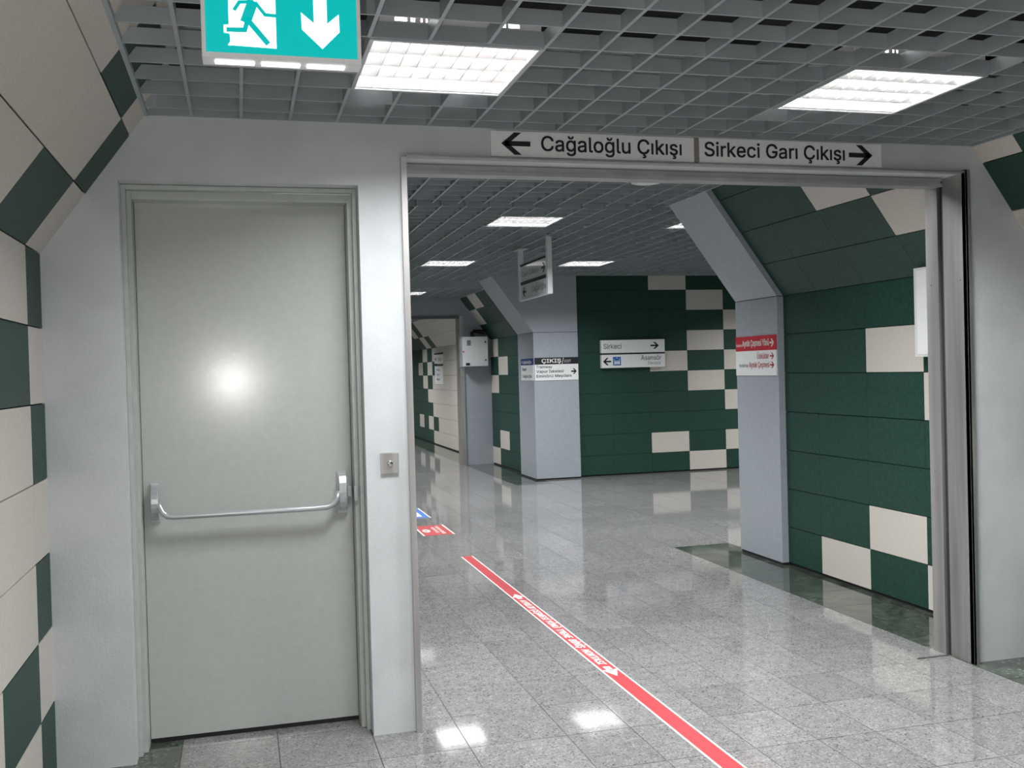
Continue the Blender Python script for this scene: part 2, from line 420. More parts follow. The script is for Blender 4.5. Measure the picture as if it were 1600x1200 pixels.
BW = {(-1, 9), (0, 8), (1, 7), (0, 6), (-1, 5), (1, 5), (0, 4), (1, 3), (-1, 1), (1, 1), (0, 0), (3, 4), (4, 5), (5, 4), (4, 2), (7, 6), (8, 7)}
front_panels('wall_back', 13.72, -1, 4.66, 12.0, 6.42, BW, 3.1)
front_panels('wall_front', 7.66, 1, 4.15, 12.0, 6.42, {(0, 4), (1, 5), (2, 4), (5, 1), (6, 2), (3, 7)}, 3.1)
mb = MB().box(12.0, 12.1, 7.6, 13.8, 0, 3.3); struct(mb.build('wall_right', Mt['plaster']))
mb = MB().box(-1.0, 4.4, 28.0, 28.1, 0, 3.0); struct(mb.build('wall_back', Mt['beige']))
mb = MB().box(-1.0, 4.4, -6.1, -6.0, 0, 3.1); struct(mb.build('wall_behind', Mt['plaster']))

# ------------------------------------------------------------------ wall with the door and the opening
DX0, DX1, DZ = -0.46, 0.516, 2.403        # door recess
OX0, OX1, OZ = 0.712, 3.618, 2.53         # wide opening
ZT = 3.05
def pier(mb, x0, x1, ya, yb, z0, z1): mb.box(x0, x1, ya, yb, z0, z1)
def slope_x(sgn, z): return (XR if sgn > 0 else XL) - sgn * max(0, z - 2.1) * (SN / CS)
mb = MB()
def left_pier(mb, x1, z1, ya, yb, xl=XL - 0.04):
    mb.prism([(xl, ya, 0), (x1, ya, 0), (x1, ya, z1), (xl, ya, z1)], (0, yb - ya, 0))
left_pier(mb, DX0, ZT, D, DB)
mb.box(DX0, DX1, D, DB, DZ, ZT)
mb.box(DX1, OX0, D, DB, 0, ZT)
mb.box(OX0, OX1, D, DB, OZ, ZT)
mb.box(OX1, XR + 0.05, D, DB, 0, ZT)
struct(mb.build('wall_front', Mt['plaster']))
# far wall with its own opening
FY0, FY1 = 16.46, 16.75
mb = MB()
mb.box(XL - 0.04, 0.72, FY0, FY1, 0, 3.0); mb.box(0.72, 3.61, FY0, FY1, 2.51, 3.0); mb.box(3.61, XR + 0.05, FY0, FY1, 0, 3.0)
struct(mb.build('wall_back', Mt['clad']))
mb = MB(); mb.box(3.56, 3.608, FY0 - 0.02, FY1 + 0.01, 0, 2.51); mb.box(3.608, 3.63, FY0 - 0.02, FY0 - 0.002, 0, 2.51)
struct(mb.build('trim_6', Mt['steel']))
mb = MB(); mb.box(0.72, 3.56, FY0 - 0.02, FY0 + 0.03, 2.46, 2.509)
struct(mb.build('trim_7', Mt['steel_d']))
# skirt of the step down in the ceiling
mb = MB().box(XL, 3.62, 14.46, 14.5, 2.80, 3.05); struct(mb.build('trim_8', Mt['grid']))

# grey clad corner beside the side passage (near) : x = 4.04, y 6.985 - 7.66
def corner_cladding(name, X, ya, yb, Xb, zc, ybk, split=2.1):
    """vertical part, then leaning part that follows the slope; thickness back to Xb"""
    th = Xb - X
    top = zc + 0.1
    xt = X - (top - 2.1) * SN / CS
    g = 0.003
    mb = MB()
    mb.box(X, Xb, ya, yb, 0.022, split - g)
    mb.hexa([(X, ya, split + g), (Xb, ya, split + g), (Xb, yb, split + g), (X, yb, split + g),
             (xt, ya, top), (xt + th * 1.25, ya, top), (xt + th * 1.25, yb, top), (xt, yb, top)])
    mb.box(X + 0.006, Xb, ya + 0.006, yb - 0.006, 0.0, 0.03, 1)
    mb.box(X + 0.006, Xb, ya + 0.006, yb - 0.006, split - 0.01, split + 0.01, 1)
    return mb
mb = corner_cladding('c', 4.035, 6.985, 7.66, 4.15, 2.9, 0)
struct(mb.build('trim_4', [Mt['clad'], Mt['gap']]))
# far corner: front face y = 13.63, x 4.02 - 4.675, and its narrow side facing the corridor
mb = corner_cladding('c', 4.012, 13.63, 14.45, 4.10, 2.9, 0)
top = 3.0; xt = 4.012 - (top - 2.1) * SN / CS
mb.box(4.10, 4.675, 13.63, 13.80, 0.022, 2.097)
mb.prism([(4.1005, 13.63, 2.103), (4.675, 13.63, 2.103), (4.675, 13.63, 3.0), (xt + 0.1105, 13.63, 3.0)], (0, 0.17, 0))
mb.box(4.02, 4.66, 13.64, 13.8, 0, 0.03, 1); mb.box(4.05, 4.66, 13.64, 13.78, 2.09, 2.11, 1)
struct(mb.build('trim_5', [Mt['clad'], Mt['gap']]))

# ------------------------------------------------------------------ floor
mb = MB()
xs = [0.11 - 0.4 * 0, 0.51, 0.885, 1.313, 1.605, 2.0, 2.29, 2.566, 2.87, 3.27, 3.595]
xs = [-0.288, 0.11, 0.51, 0.885, 1.313, 1.605, 2.0, 2.29, 2.566, 2.87, 3.27, 3.595]
PY = 0.3945
ys = [4.107 + PY * k for k in range(-26, 62)]
gj = 0.0019
for i in range(len(xs) - 1):
    jo = 0.0 if i % 2 == 0 or True else PY / 2
    for j in range(len(ys) - 1):
        sh = random.uniform(0.90, 1.06)
        mb.box(xs[i] + gj, xs[i + 1] - gj, ys[j] + gj, ys[j + 1] - gj, -0.01, 0, 0, sh)
for (xa, xb) in ((-0.80, -0.288), (3.595, 4.12)):
    for j in range(len(ys) - 1):
        y0, y1 = ys[j], ys[j + 1]
        if xa > 0 and 7.93 < (y0 + y1) / 2 < 13.3:
            mi = 0; sh = random.uniform(0.9, 1.06)
        else: mi = 1; sh = random.uniform(0.8, 1.25)
        mb.box(xa + gj, xb - gj, y0 + gj, y1 - gj, -0.01, 0, mi, sh)
x = 4.12
while x < 12.1:
    for j in range(len(ys) - 1):
        if 7.2 < ys[j] < 13.9:
            mb.box(x + gj, x + 0.4 - gj, ys[j] + gj, ys[j + 1] - gj, -0.01, 0, 0, random.uniform(0.9, 1.06))
    x += 0.4
mb.box(-1.0, 12.2, -6.2, 28.2, -0.06, -0.0008 - 0.001, 2)
fl_o = mb.build('floor', [Mt['granite'], Mt['dgranite'], Mt['grout']]); struct(fl_o)

# ------------------------------------------------------------------ open-cell ceilings
FH, FT, FY = 0.052, 0.0085, 0.013
def grid(name, xa, xb, ya, yb, zc, x0, px, y0, py, holes, edge=(1, 1), endfin=None):
    mb = MB()
    def cut(a, b, hs):
        segs = [(a, b)]
        for h0, h1 in hs:
            n2 = []
            for s0, s1 in segs:
                if h1 <= s0 or h0 >= s1: n2.append((s0, s1)); continue
                if h0 > s0: n2.append((s0, h0))
                if h1 < s1: n2.append((h1, s1))
            segs = n2
        return [q for q in segs if q[1] - q[0] > 0.01]
    k = math.ceil((xa - x0) / px)
    while x0 + k * px < xb:
        x = x0 + k * px
        for a, b in cut(ya, yb, [(h[2], h[3]) for h in holes if h[0] - 0.004 < x < h[1] + 0.004]): mb.box(x - FY / 2, x + FY / 2, a, b, zc, zc + FH)
        k += 1
    k = math.ceil((ya - y0) / py)
    while y0 + k * py < yb:
        y = y0 + k * py
        for a, b in cut(xa, xb, [(h[0], h[1]) for h in holes if h[2] - 0.004 < y < h[3] + 0.004]): mb.box(a, b, y - FT / 2, y + FT / 2, zc + 0.0004, zc + FH - 0.0004)
        k += 1
    for s_, x in ((0, xa), (1, xb)):
        if edge[s_]: mb.box(x - 0.008, x + 0.008, ya, yb, zc - 0.003, zc + FH + 0.012)
    if endfin: mb.box(xa, xb, endfin - 0.009, endfin - 0.001, zc + 0.0002, zc + FH + 0.01)
    return struct(mb.build(name, Mt['grid']))
HL = 0.286
lamps = []
def holes(lst): return [(x - HL - 0.008, x + HL + 0.008, y - HL - 0.008, y + HL + 0.008) for x, y in lst]
G0, GX = -0.1634, 0.1986
near = [(0.730, 3.55), (2.518, 3.55), (0.730, 0.15), (2.518, 0.15), (0.730, -3.25), (2.518, -3.25)]
near_c = [(0.730, 3.55)]
grid('ceiling', slope_x(-1, 2.67) + 0.006, slope_x(1, 2.67) - 0.006, -6.0, D - 0.001, 2.67, G0, GX, 4.25 - 0.2 * 60, 0.2, holes(near), endfin=D)
mid_a = [(2.48, 5.2), (0.73, 5.2)]
grid('ceiling', slope_x(-1, 2.9) + 0.006, 3.445, DB, 7.72, 2.9, 1.278, 0.2055, 6.78 - 0.2 * 30, 0.2, holes(mid_a))
mid_b = [(2.477, 8.6), (0.73, 8.6), (4.25, 8.6), (6.0, 8.6), (7.75, 8.6), (2.477, 12.0), (0.73, 12.0), (4.25, 12.0), (7.75, 12.0), (9.5, 12.0)]
grid('ceiling', slope_x(-1, 2.9) + 0.006, 12.0, 7.84, 13.62, 2.9, 2.18, 0.198, 8.3, 0.2, holes(mid_b), (1, 0), endfin=13.62)
grid('ceiling', slope_x(-1, 2.9) + 0.006, 3.43, 13.64, 14.46, 2.9, 2.18, 0.198, 8.3, 0.2, [], (1, 1))
mid_c = [(2.477, 15.3), (0.73, 15.3)]
grid('ceiling', slope_x(-1, 2.8) + 0.006, slope_x(1, 2.8) - 0.006, 14.5, 16.45, 2.8, 2.18, 0.198, 15.0, 0.2, holes(mid_c))
far = [(2.48, 18.6), (0.73, 18.6), (2.48, 22.0), (0.73, 22.0), (2.48, 25.4)]
grid('ceiling', slope_x(-1, 2.67) + 0.006, slope_x(1, 2.67) - 0.04, 16.76, 27.9, 2.67, 2.18, 0.3, 18.3, 0.3, holes(far))
for (xa, xb, ya, yb, z) in ((-1.0, 4.3, -6.0, D, 3.12), (-1.0, 12.1, D, 14.5, 3.4), (-1.0, 4.3, 14.5, 28.1, 3.2)):
    struct(MB().box(xa, xb, ya, yb, z, z + 0.08).build('ceiling', Mt['void']))
# dark tops that close the void along the room edges
struct(MB().box(XR, 12.1, 7.55, 7.6, 0, 3.4).box(XR + 0.02, XR + 0.1, 4.6, 7.0, 0, 3.4).box(XR + 0.02, XR + 0.1, 14.45, 16.5, 0, 3.3).build('wall_side', Mt['void']))

# ------------------------------------------------------------------ recessed louvre lights
def lens_v(mb, p0, p1, w_top, w_bot, z0, z1, axis):
    """tapered lamella between two ends; wide at the top"""
    if axis == 'y':
        x = p0[0]; a, b = p0[1], p1[1]
        mb.hexa([(x - w_bot, a, z0), (x + w_bot, a, z0), (x + w_bot, b, z0), (x - w_bot, b, z0), (x - w_top, a, z1), (x + w_top, a, z1), (x + w_top, b, z1), (x - w_top, b, z1)])
    else:
        y = p0[1]; a, b = p0[0], p1[0]
        mb.hexa([(a, y - w_bot, z0), (b, y - w_bot, z0), (b, y + w_bot, z0), (a, y + w_bot, z0), (a, y - w_top, z1), (b, y - w_top, z1), (b, y + w_top, z1), (a, y + w_top, z1)])
def make_light():
    root = thing('ceiling_light', 'x', 'ceiling light', (0, 0, 0))
    h = HL
    mb = MB()   # housing: sides and top, with a flanged rim
    mb.box(-h, h, -h, h, 0.092, 0.098)
    for s in (-1, 1):
        mb.box(s * h - 0.003, s * h + 0.003, -h, h, 0.0, 0.098)
        # long sides with the small ventilation slots that let a little light out
        mb.box(-h, h, s * h - 0.003, s * h + 0.003, 0.0, 0.062); mb.box(-h, h, s * h - 0.003, s * h + 0.003, 0.086, 0.098)
        e = -h
        for a, c in ((-0.21, -0.17), (-0.158, -0.143), (-0.125, -0.119), (-0.108, -0.102), (0.15, 0.164), (0.174, 0.212), (h, h)):
            mb.box(e, a, s * h - 0.003, s * h + 0.003, 0.062, 0.086); e = c
    bld(mb, 'housing', Mt['fixture'], root)
    mb = MB(); q = h + 0.009
    for s in (-1, 1):
        a, c = (h - 0.006, q) if s > 0 else (-q, -h + 0.006)
        mb.box(a, c, -q, q, -0.006, 0.0); mb.box(-h + 0.006, h - 0.006, a, c, -0.006, 0.0)
    bld(mb, 'rim', Mt['alu'], root)
    mb = MB(); hi = h - 0.008
    for k in range(1, 9):
        x = -hi + 2 * hi * k / 9
        lens_v(mb, (x, -hi), (x, hi), 0.008, 0.0012, 0.002, 0.040, 'y')
    for k in range(0, 5):
        y = -hi + 2 * hi * k / 4
        lens_v(mb, (-hi, y), (hi, y), 0.026 if 0 < k < 4 else 0.006, 0.0015, 0.0015, 0.0405, 'x')
    bld(mb, 'louvre', Mt['louvre'], root)
    for k in range(4):
        y = -hi + 2 * hi * (k + 0.5) / 4
        bld(MB().tube([(-h + 0.02, y, 0.064), (h - 0.02, y, 0.064)], 0.0125, 10), 'tube', Mt['tube'], root, smooth=True)
    return root
light0 = make_light()
al = bpy.data.lights.new('louvre_light', 'AREA'); al.shape = 'SQUARE'; al.size = 0.55; al.energy = MOUTH; al.spread = math.radians(143)
al.color = (0.97, 0.985, 1.0)
al2 = al.copy(); al2.energy = MOUTH * 0.68
def copy_tree(o, parent=None):
    c = o.copy(); COL.objects.link(c); c.parent = parent
    for ch in [q for q in bpy.data.objects if q.parent == o and q != c]: copy_tree(ch, c)
    return c
def place_light(x, y, z, label, group, use=None, power=1.0):
    r = use if use else copy_tree(light0)
    r.location = (x, y, z); tag(r, label, 'ceiling light', group)
    l = bpy.data.objects.new('louvre_light', al if y < 4 else al2); COL.objects.link(l); l.parent = r; l.location = (0, 0, -0.008)
    return r
NL = {(0.730, 3.55): 'square louvre ceiling light beside the hanging green exit sign', (2.518, 3.55): 'brightest square louvre ceiling light, above the right part of the wide opening'}
first = True
for x, y in near:
    place_light(x, y, 2.67, NL.get((x, y), 'square louvre ceiling light behind the camera in the near room'), 'louvre lights in the near ceiling', light0 if first else None)
    first = False
ML = {(2.477, 8.6): 'square louvre light just past the header, nearest one in the second room', (4.25, 8.6): 'louvre light half hidden by the leaning grey corner cladding',
      (2.477, 12.0): 'louvre light in the second room left of the hanging sign', (4.25, 12.0): 'louvre light in the second room right of the hanging sign, above the green back wall'}
for x, y in mid_a + mid_b:
    place_light(x, y, 2.9, ML.get((x, y), 'square louvre ceiling light of the second room, outside the view'), 'louvre lights in the second room')
for x, y in mid_c:
    place_light(x, y, 2.8, 'small distant louvre light at the edge of the left steel jamb' if x > 2 else 'square louvre ceiling light before the far opening, outside the view', 'louvre lights before the far opening')
for x, y in far:
    place_light(x, y, 2.67, 'square louvre ceiling light in the farthest room, hidden by the far header', 'louvre lights in the farthest room')

# ------------------------------------------------------------------ door
door = bpy.data.objects.new('door_1', None); COL.objects.link(door); door.location = (0.03, 4.61, 0); door['kind'] = 'structure'
LY = 4.605
mb = MB().box(-0.422, 0.476, LY, LY + 0.05, 0.022, 2.36)
leaf = bld(mb, 'door_leaf', Mt['door'], door, bevel=0.002)
mb = MB()   # steel frame: stepped section on three sides
def frame_ring(mb, x0, x1, z1, wd, ya, yb):
    mb.box(x0 - wd, x0, ya, yb, 0, z1 + wd); mb.box(x1, x1 + wd, ya, yb, 0, z1 + wd); mb.box(x0, x1, ya, yb, z1, z1 + wd)
frame_ring(mb, -0.424, 0.478, 2.347, 0.035, 4.505, 4.66)
frame_ring(mb, -0.442, 0.497, 2.383, 0.018, 4.462, 4.506)
bld(mb, 'door_frame', Mt['frame'], door, bevel=0.003)
bld(MB().box(-0.422, 0.476, LY + 0.012, LY + 0.045, 0.0, 0.022), 'threshold', Mt['rubber'], door)
# panic bar
bar_root = bld(MB().box(-0.392, -0.352, LY - 0.012, LY, 0.965, 1.135).box(0.408, 0.452, LY - 0.012, LY, 0.955, 1.145), 'panic_bar', Mt['alu'], door, bevel=0.003)
def horn(xc, zc, hgt, wd):
    pts = []
    for q in range(13):
        t = math.pi * q / 12
        pts.append((math.sin(t) * 0.052, math.cos(t) * hgt / 2))
    P = [(xc - wd / 2, LY - 0.010 - a, zc + c) for a, c in pts]
    return MB().prism(P, (wd, 0, 0))
sub(horn(-0.372, 1.05, 0.155, 0.030), 'end_housing', Mt['alu'], bar_root, bevel=0.002)
sub(horn(0.430, 1.052, 0.172, 0.034), 'end_housing', Mt['alu'], bar_root, bevel=0.002)
yb_ = LY - 0.045
path = [(-0.362, yb_, 1.055), (-0.352, yb_ - 0.008, 1.035), (-0.340, yb_ - 0.016, 1.010), (-0.322, yb_ - 0.02, 0.995), (-0.295, yb_ - 0.022, 0.991)]
path += [(x, yb_ - 0.022, 0.991) for x in (-0.1, 0.1, 0.3)] + [(0.355, yb_ - 0.022, 0.993), (0.385, yb_ - 0.018, 1.003), (0.402, yb_ - 0.012, 1.025), (0.412, yb_ - 0.004, 1.06)]
sub(MB().tube(path, 0.0125, 14), 'push_bar', Mt['alu'], bar_root, smooth=True)
sub(MB().box(0.452, 0.470, LY - 0.03, LY, 1.03, 1.075).box(0.474, 0.490, 4.49, 4.506, 1.02, 1.085), 'latch', Mt['alu'], bar_root, bevel=0.002)

# ------------------------------------------------------------------ steel around the opening
t1 = struct(MB().box(0.702, 0.727, 4.352, 4.381, 0, 2.525).box(0.712, 0.722, 4.38, DB + 0.01, 0, 2.525).build('trim_1', Mt['steel']))
mb = MB()
mb.box(3.604, 3.636, 4.352, 4.3805, 0, 2.545)                     # front edge
mb.box(3.604, 3.6179, 4.352, 4.528, 0, 2.545)                     # first reveal plate
mb.box(3.592, 3.6179, 4.556, DB + 0.012, 0, 2.50)                    # second reveal plate beyond the guide slot
t2 = struct(mb.build('trim_2', Mt['steel'], bevel=0.0015))
g = MB().box(3.610, 3.6179, 4.528, 4.556, 0, 2.52).build('guide_slot', Mt['rubber']); g.parent = t2
for y, z in ((4.40, 1.985), (4.40, 0.985), (4.395, 0.10), (4.612, 1.975), (4.612, 0.975), (4.612, 0.115), (4.60, 2.46)):
    x = 3.6045 if y < 4.5 else 3.5925
    o = MB().tube([(x + 0.001, y, z), (x - 0.0016, y, z), (x - 0.003, y, z)], [0.0045, 0.0045, 0.002], 8).build('screw', Mt['chrome'], smooth=False); o.parent = t2
mb = MB().box(0.727, 3.604, 4.352, 4.40, 2.529, 2.538)
struct(mb.build('trim_3', Mt['galv'], bevel=0.001))
# roller shutter, rolled up: its curtain and bottom bar in the slot
sh = thing('roller_shutter', 'rolled-up roller shutter with galvanised bottom bar under the lintel of the opening', 'roller shutter', (2.16, 4.54, 2.48))
mb = MB()
for k in range(3): mb.box(0.735, 3.60, 4.532 , 4.545, 2.527 + 0.04 * k, 2.564 + 0.04 * k)
bld(mb, 'curtain', Mt['galv'], sh, bevel=0.002)
mb = MB().box(0.735, 3.575, 4.500, 4.512, 2.498, 2.526).box(0.735, 3.575, 4.488, 4.575, 2.481, 2.498)
bld(mb, 'bottom_bar', Mt['galv'], sh, bevel=0.001)
# little floor plate where the shutter lands
tag(MB().prism([(3.40, 4.536, 0.0002), (3.592, 4.53, 0.0002), (3.592, 4.553, 0.0002), (3.40, 4.548, 0.0002)], (0, 0, 0.003)).build('floor_plate', Mt['steel_d']),
    'thin dark metal strip on the floor at the foot of the right steel jamb', 'metal strip')

# button plate on the pier beside the door
bp = thing('exit_button', 'square steel button plate on the grey pier right of the door', 'button', (0.6185, 4.381, 1.189))
bld(MB().box(0.579, 0.658, 4.371, 4.381, 1.142, 1.236), 'face_plate', Mt['steel'], bp, bevel=0.004)
bld(MB().tube([(0.6195, 4.372, 1.190), (0.6195, 4.364, 1.190), (0.6195, 4.362, 1.190)], [0.013, 0.012, 0.008], 16), 'button', Mt['chrome'], bp, smooth=True)

# ------------------------------------------------------------------ header signs
X, Z, mX, mY = Vector((1, 0, 0)), Vector((0, 0, 1)), Vector((-1, 0, 0)), Vector((0, -1, 0))
YS = 4.366
s1 = thing('direction_sign', 'white header sign with left arrow reading Cağaloğlu Çıkışı', 'sign', (1.61, 4.381, 2.524))
bld(MB().box(1.113, 2.104, YS, 4.381, 2.543, 2.658), 'panel', Mt['signw'], s1, bevel=0.001)
text('Cağaloğlu Çıkışı', (1.347, YS, 2.574), X, Z, 0.692, 0.066, Mt['black'], s1, bold=0.011, words=True)
arrow((1.160, YS, 2.602), X, Z, 0.136, 0.100, Mt['black'], s1, left=True)
s2 = thing('direction_sign', 'white header sign with right arrow reading Sirkeci Garı Çıkışı', 'sign', (2.63, 4.381, 2.524))
bld(MB().box(2.131, 3.125, YS, 4.381, 2.543, 2.660), 'panel', Mt['signw'], s2, bevel=0.001)
text('Sirkeci Garı Çıkışı', (2.157, YS, 2.574), X, Z, 0.758, 0.066, Mt['black'], s2, bold=0.011, words=True)
arrow((2.938, YS, 2.602), X, Z, 0.134, 0.100, Mt['black'], s2)
tag(MB().box(2.1045, 2.1305, YS + 0.004, 4.381, 2.543, 2.659).build('joint_strip', Mt['brown']), 'brown strip between the two white header signs', 'strip')

# ------------------------------------------------------------------ hanging exit sign
EY = 2.40
ex = thing('exit_sign', 'lit teal emergency exit sign with running figure and down arrow, hanging from the ceiling grid', 'exit sign', (0.12, EY, 2.31))
ex0, ex1, ez0, ez1 = -0.063, 0.300, 2.331, 2.520
mb = MB(); fr = 0.009
mb.box(ex0, ex1, EY, EY + 0.062, ez0 - 0.012, ez0); mb.box(ex0, ex1, EY, EY + 0.062, ez1, ez1 + 0.012)
mb.box(ex0, ex0 + fr, EY, EY + 0.062, ez0, ez1); mb.box(ex1 - fr, ex1, EY, EY + 0.062, ez0, ez1)
mb.box(ex0 + fr, ex1 - fr, EY + 0.02, EY + 0.055, ez0, ez1)
bld(mb, 'housing', Mt['white'], ex)
face = bld(MB().box(ex0 + fr, ex1 - fr, EY + 0.004, EY + 0.0195, ez0, ez1), 'lit_face', Mt['teal'], ex)
for k in range(3):
    a = -0.035 + 0.1045 * k
    bld(MB().box(a, a + 0.088, EY + 0.018, EY + 0.042, ez0 - 0.0150, ez0 - 0.012), 'light_strip', Mt['strip'], ex)
for x in (0.02, 0.22):
    bld(MB().tube([(x, EY + 0.03, ez1 + 0.012), (x, EY + 0.03, 2.70)], 0.004, 8), 'suspension_rod', Mt['chrome'], ex)
def zx(p):      # pictogram coordinates: picture units of 1/3.2 pixel on the sign face
    u, v = 200 + p[0] / 3.2, p[1] / 3.2
    return (ex0 + (u - 316) * 0.001456, 2.331 + (80.5 - v + (u - 322) * 0.036) * 0.00148)
def strokes(pts, wd):
    P = [Vector(zx(p)) for p in pts]; out = []
    for a, c in zip(P[:-1], P[1:]):
        d = (c - a).normalized(); nn = Vector((-d.y, d.x)) * wd / 2; e = d * wd * 0.3
        out.append([tuple(a - e - nn), tuple(c + e - nn), tuple(c + e + nn), tuple(a - e + nn)])
    return out
org = (0, EY + 0.004, 0)
doorw = [[(505, -140), (505, 118), (512, 222), (738, 235), (738, -140)], [(480, 122), (480, 160), (520, 166), (520, 118)], [(498, 222), (512, 200), (512, 224)]]
shape([[zx(p) for p in P][::-1] for P in doorw], org, X, Z, Mt['exitw'], face, 'doorway_symbol', lift=0.0003, th=0.0008)
man = strokes([(622, 15), (592, 95)], 0.024) + strokes([(600, 88), (583, 146), (500, 146)], 0.0105) + strokes([(594, 90), (640, 145), (692, 208)], 0.0125)
man += strokes([(535, 45), (560, 8), (625, 4)], 0.008) + strokes([(640, 10), (685, 68), (740, 72)], 0.008)
hx = [zx((645 + 26 * math.cos(t), -42 + 26 * math.sin(t))) for t in [math.pi * 2 * q / 14 for q in range(14)]]
shape(man + [hx[::-1]], org, X, Z, Mt['teal'], face, 'running_figure', lift=0.0014, th=0.0008)
ar = [[(928, -120), (930, 107), (997, 107), (997, -120)][::-1], [(865, 50), (868, 135), (970, 232), (1060, 145), (1058, 55), (985, 118), (940, 118)]]
shape([[zx(p) for p in [(928, -120), (930, 120), (997, 120), (997, -120)]], [zx(p) for p in [(865, 50), (868, 135), (970, 232), (966, 104), (930, 104)]], [zx(p) for p in [(966, 104), (970, 232), (1060, 145), (1058, 55), (997, 105)]]],
      org, X, Z, Mt['exitw'], face, 'down_arrow', lift=0.0003, th=0.0008)

# ------------------------------------------------------------------ signs in the second room
# back wall pair
YB = 13.66
sg = thing('direction_sign', 'white sign on the green back wall reading Sirkeci with right arrow', 'sign', (5.54, 13.72, 1.78), 'signs on the green back wall')
bld(MB().box(5.042, 6.034, YB, 13.72, 1.784, 1.972), 'panel', Mt['signw'], sg, bevel=0.002)
bld(MB().box(5.042, 6.034, YB + 0.002, 13.72, 1.972, 1.984), 'top_rail', Mt['black'], sg)
text('Sirkeci', (5.078, YB, 1.845), X, Z, 0.275, 0.072, Mt['black'], sg)
arrow((5.81, YB, 1.882), X, Z, 0.13, 0.10, Mt['black'], sg)
sg = thing('direction_sign', 'white sign below the Sirkeci sign reading Asansör with a blue lift pictogram', 'sign', (5.54, 13.72, 1.56), 'signs on the green back wall')
bld(MB().box(5.042, 6.034, YB, 13.72, 1.568, 1.760), 'panel', Mt['signw'], sg, bevel=0.002)
bld(MB().box(5.042, 6.034, YB + 0.002, 13.72, 1.760, 1.783), 'top_rail', Mt['black'], sg)
text('Asansör', (5.655, YB, 1.672), X, Z, 0.320, 0.068, Mt['black'], sg)
text('Elevator', (5.765, YB, 1.605), X, Z, 0.205, 0.045, Mt['greytx'], sg)
arrow((5.065, YB, 1.662), X, Z, 0.125, 0.105, Mt['black'], sg, left=True)
pic = bld(MB().box(5.218, 5.340, YB - 0.0015, YB, 1.602, 1.728), 'lift_pictogram', Mt['blue'], sg)
def man_polys(cx, z0, s):
    return [[(cx - 0.012 * s, z0), (cx + 0.012 * s, z0), (cx + 0.012 * s, z0 + 0.052 * s), (cx - 0.012 * s, z0 + 0.052 * s)],
            [(cx - 0.007 * s, z0 + 0.056 * s), (cx + 0.007 * s, z0 + 0.056 * s), (cx + 0.007 * s, z0 + 0.07 * s), (cx - 0.007 * s, z0 + 0.07 * s)]]
sym = []
for cx in (5.253, 5.279, 5.305): sym += man_polys(cx, 1.620, 0.8)
sym += [[(5.236, 1.612), (5.241, 1.612), (5.241, 1.700), (5.236, 1.700)], [(5.317, 1.612), (5.322, 1.612), (5.322, 1.700), (5.317, 1.700)], [(5.270, 1.704), (5.288, 1.704), (5.279, 1.720)]]
shape(sym, (0, YB - 0.0015, 0), X, Z, Mt['signw'], pic, 'lift_symbol', lift=0.0004)

# exit sign wrapped round the far clad corner: front plate and side plate
YC = 13.622
cs = thing('direction_sign', 'black and white ÇIKIŞ/EXIT sign on the far grey corner', 'sign', (4.35, 13.63, 1.41))
bld(MB().box(4.022, 4.672, YC, 13.63, 1.416, 1.643), 'panel', Mt['signw'], cs)
bnd = bld(MB().box(4.022, 4.672, YC, 13.63, 1.643, 1.740), 'band', Mt['black'], cs)
text('ÇIKIŞ', (4.125, YC, 1.668), X, Z, 0.29, 0.052, Mt['tapew'], cs, bold=0.02)
text('/', (4.425, YC, 1.655), X, Z, 0.032, 0.075, Mt['tapew'], cs)
text('EXIT', (4.465, YC, 1.668), X, Z, 0.10, 0.036, Mt['tapew'], cs, shear=0.2)
text('Tramway', (4.045, YC, 1.592), X, Z, 0.235, 0.036, Mt['black'], cs, bold=0.012)
text('Vapur İskelesi', (4.045, YC, 1.527), X, Z, 0.405, 0.038, Mt['black'], cs, bold=0.012)
text('Eminönü Meydanı', (4.045, YC, 1.460), X, Z, 0.520, 0.038, Mt['black'], cs, bold=0.012)
arrow((4.563, YC, 1.538), X, Z, 0.082, 0.082, Mt['black'], cs, t=0.34)
cs = thing('direction_sign', 'narrow blue and white sign on the left side of the grey corner', 'sign', (4.012, 13.9, 1.41))
bld(MB().box(4.004, 4.012, 13.64, 14.28, 1.42, 1.640), 'panel', Mt['signw'], cs)
bld(MB().box(4.004, 4.012, 13.64, 14.28, 1.640, 1.735), 'band', Mt['navy'], cs)
text('Cağaloğlu', (4.004, 14.22, 1.665), mY, Z, 0.50, 0.042, Mt['tapew'], cs, bold=0.01)
text('Vilayet', (4.004, 14.22, 1.56), mY, Z, 0.24, 0.042, Mt['greytx'], cs, bold=0.01)
text('Cağaloğlu', (4.004, 14.22, 1.462), mY, Z, 0.50, 0.042, Mt['greytx'], cs, bold=0.01)

# red sign on the near clad corner
XS = 4.027
rs = thing('direction_sign', 'red and white sign plate on the near grey clad corner', 'sign', (4.035, 7.35, 1.48))
bld(MB().box(XS, 4.035, 7.00, 7.655, 1.483, 1.684), 'panel', Mt['signw'], rs)
bld(MB().box(XS, 4.035, 7.00, 7.655, 1.684, 1.803), 'band', Mt['red'], rs)
text('Kadıköy', (XS, 7.64, 1.722), mY, Z, 0.10, 0.022, Mt['tapew'], rs)
text('Ayrılık Çeşmesi Yönü', (XS, 7.535, 1.722), mY, Z, 0.43, 0.050, Mt['tapew'], rs, bold=0.012)
arrow((XS, 7.095, 1.742), mY, Z, 0.068, 0.062, Mt['tapew'], rs)
text('Üsküdar', (XS, 7.295, 1.618), mY, Z, 0.185, 0.044, Mt['redtx'], rs, bold=0.008)
arrow((XS, 7.092, 1.637), mY, Z, 0.062, 0.052, Mt['redtx'], rs)
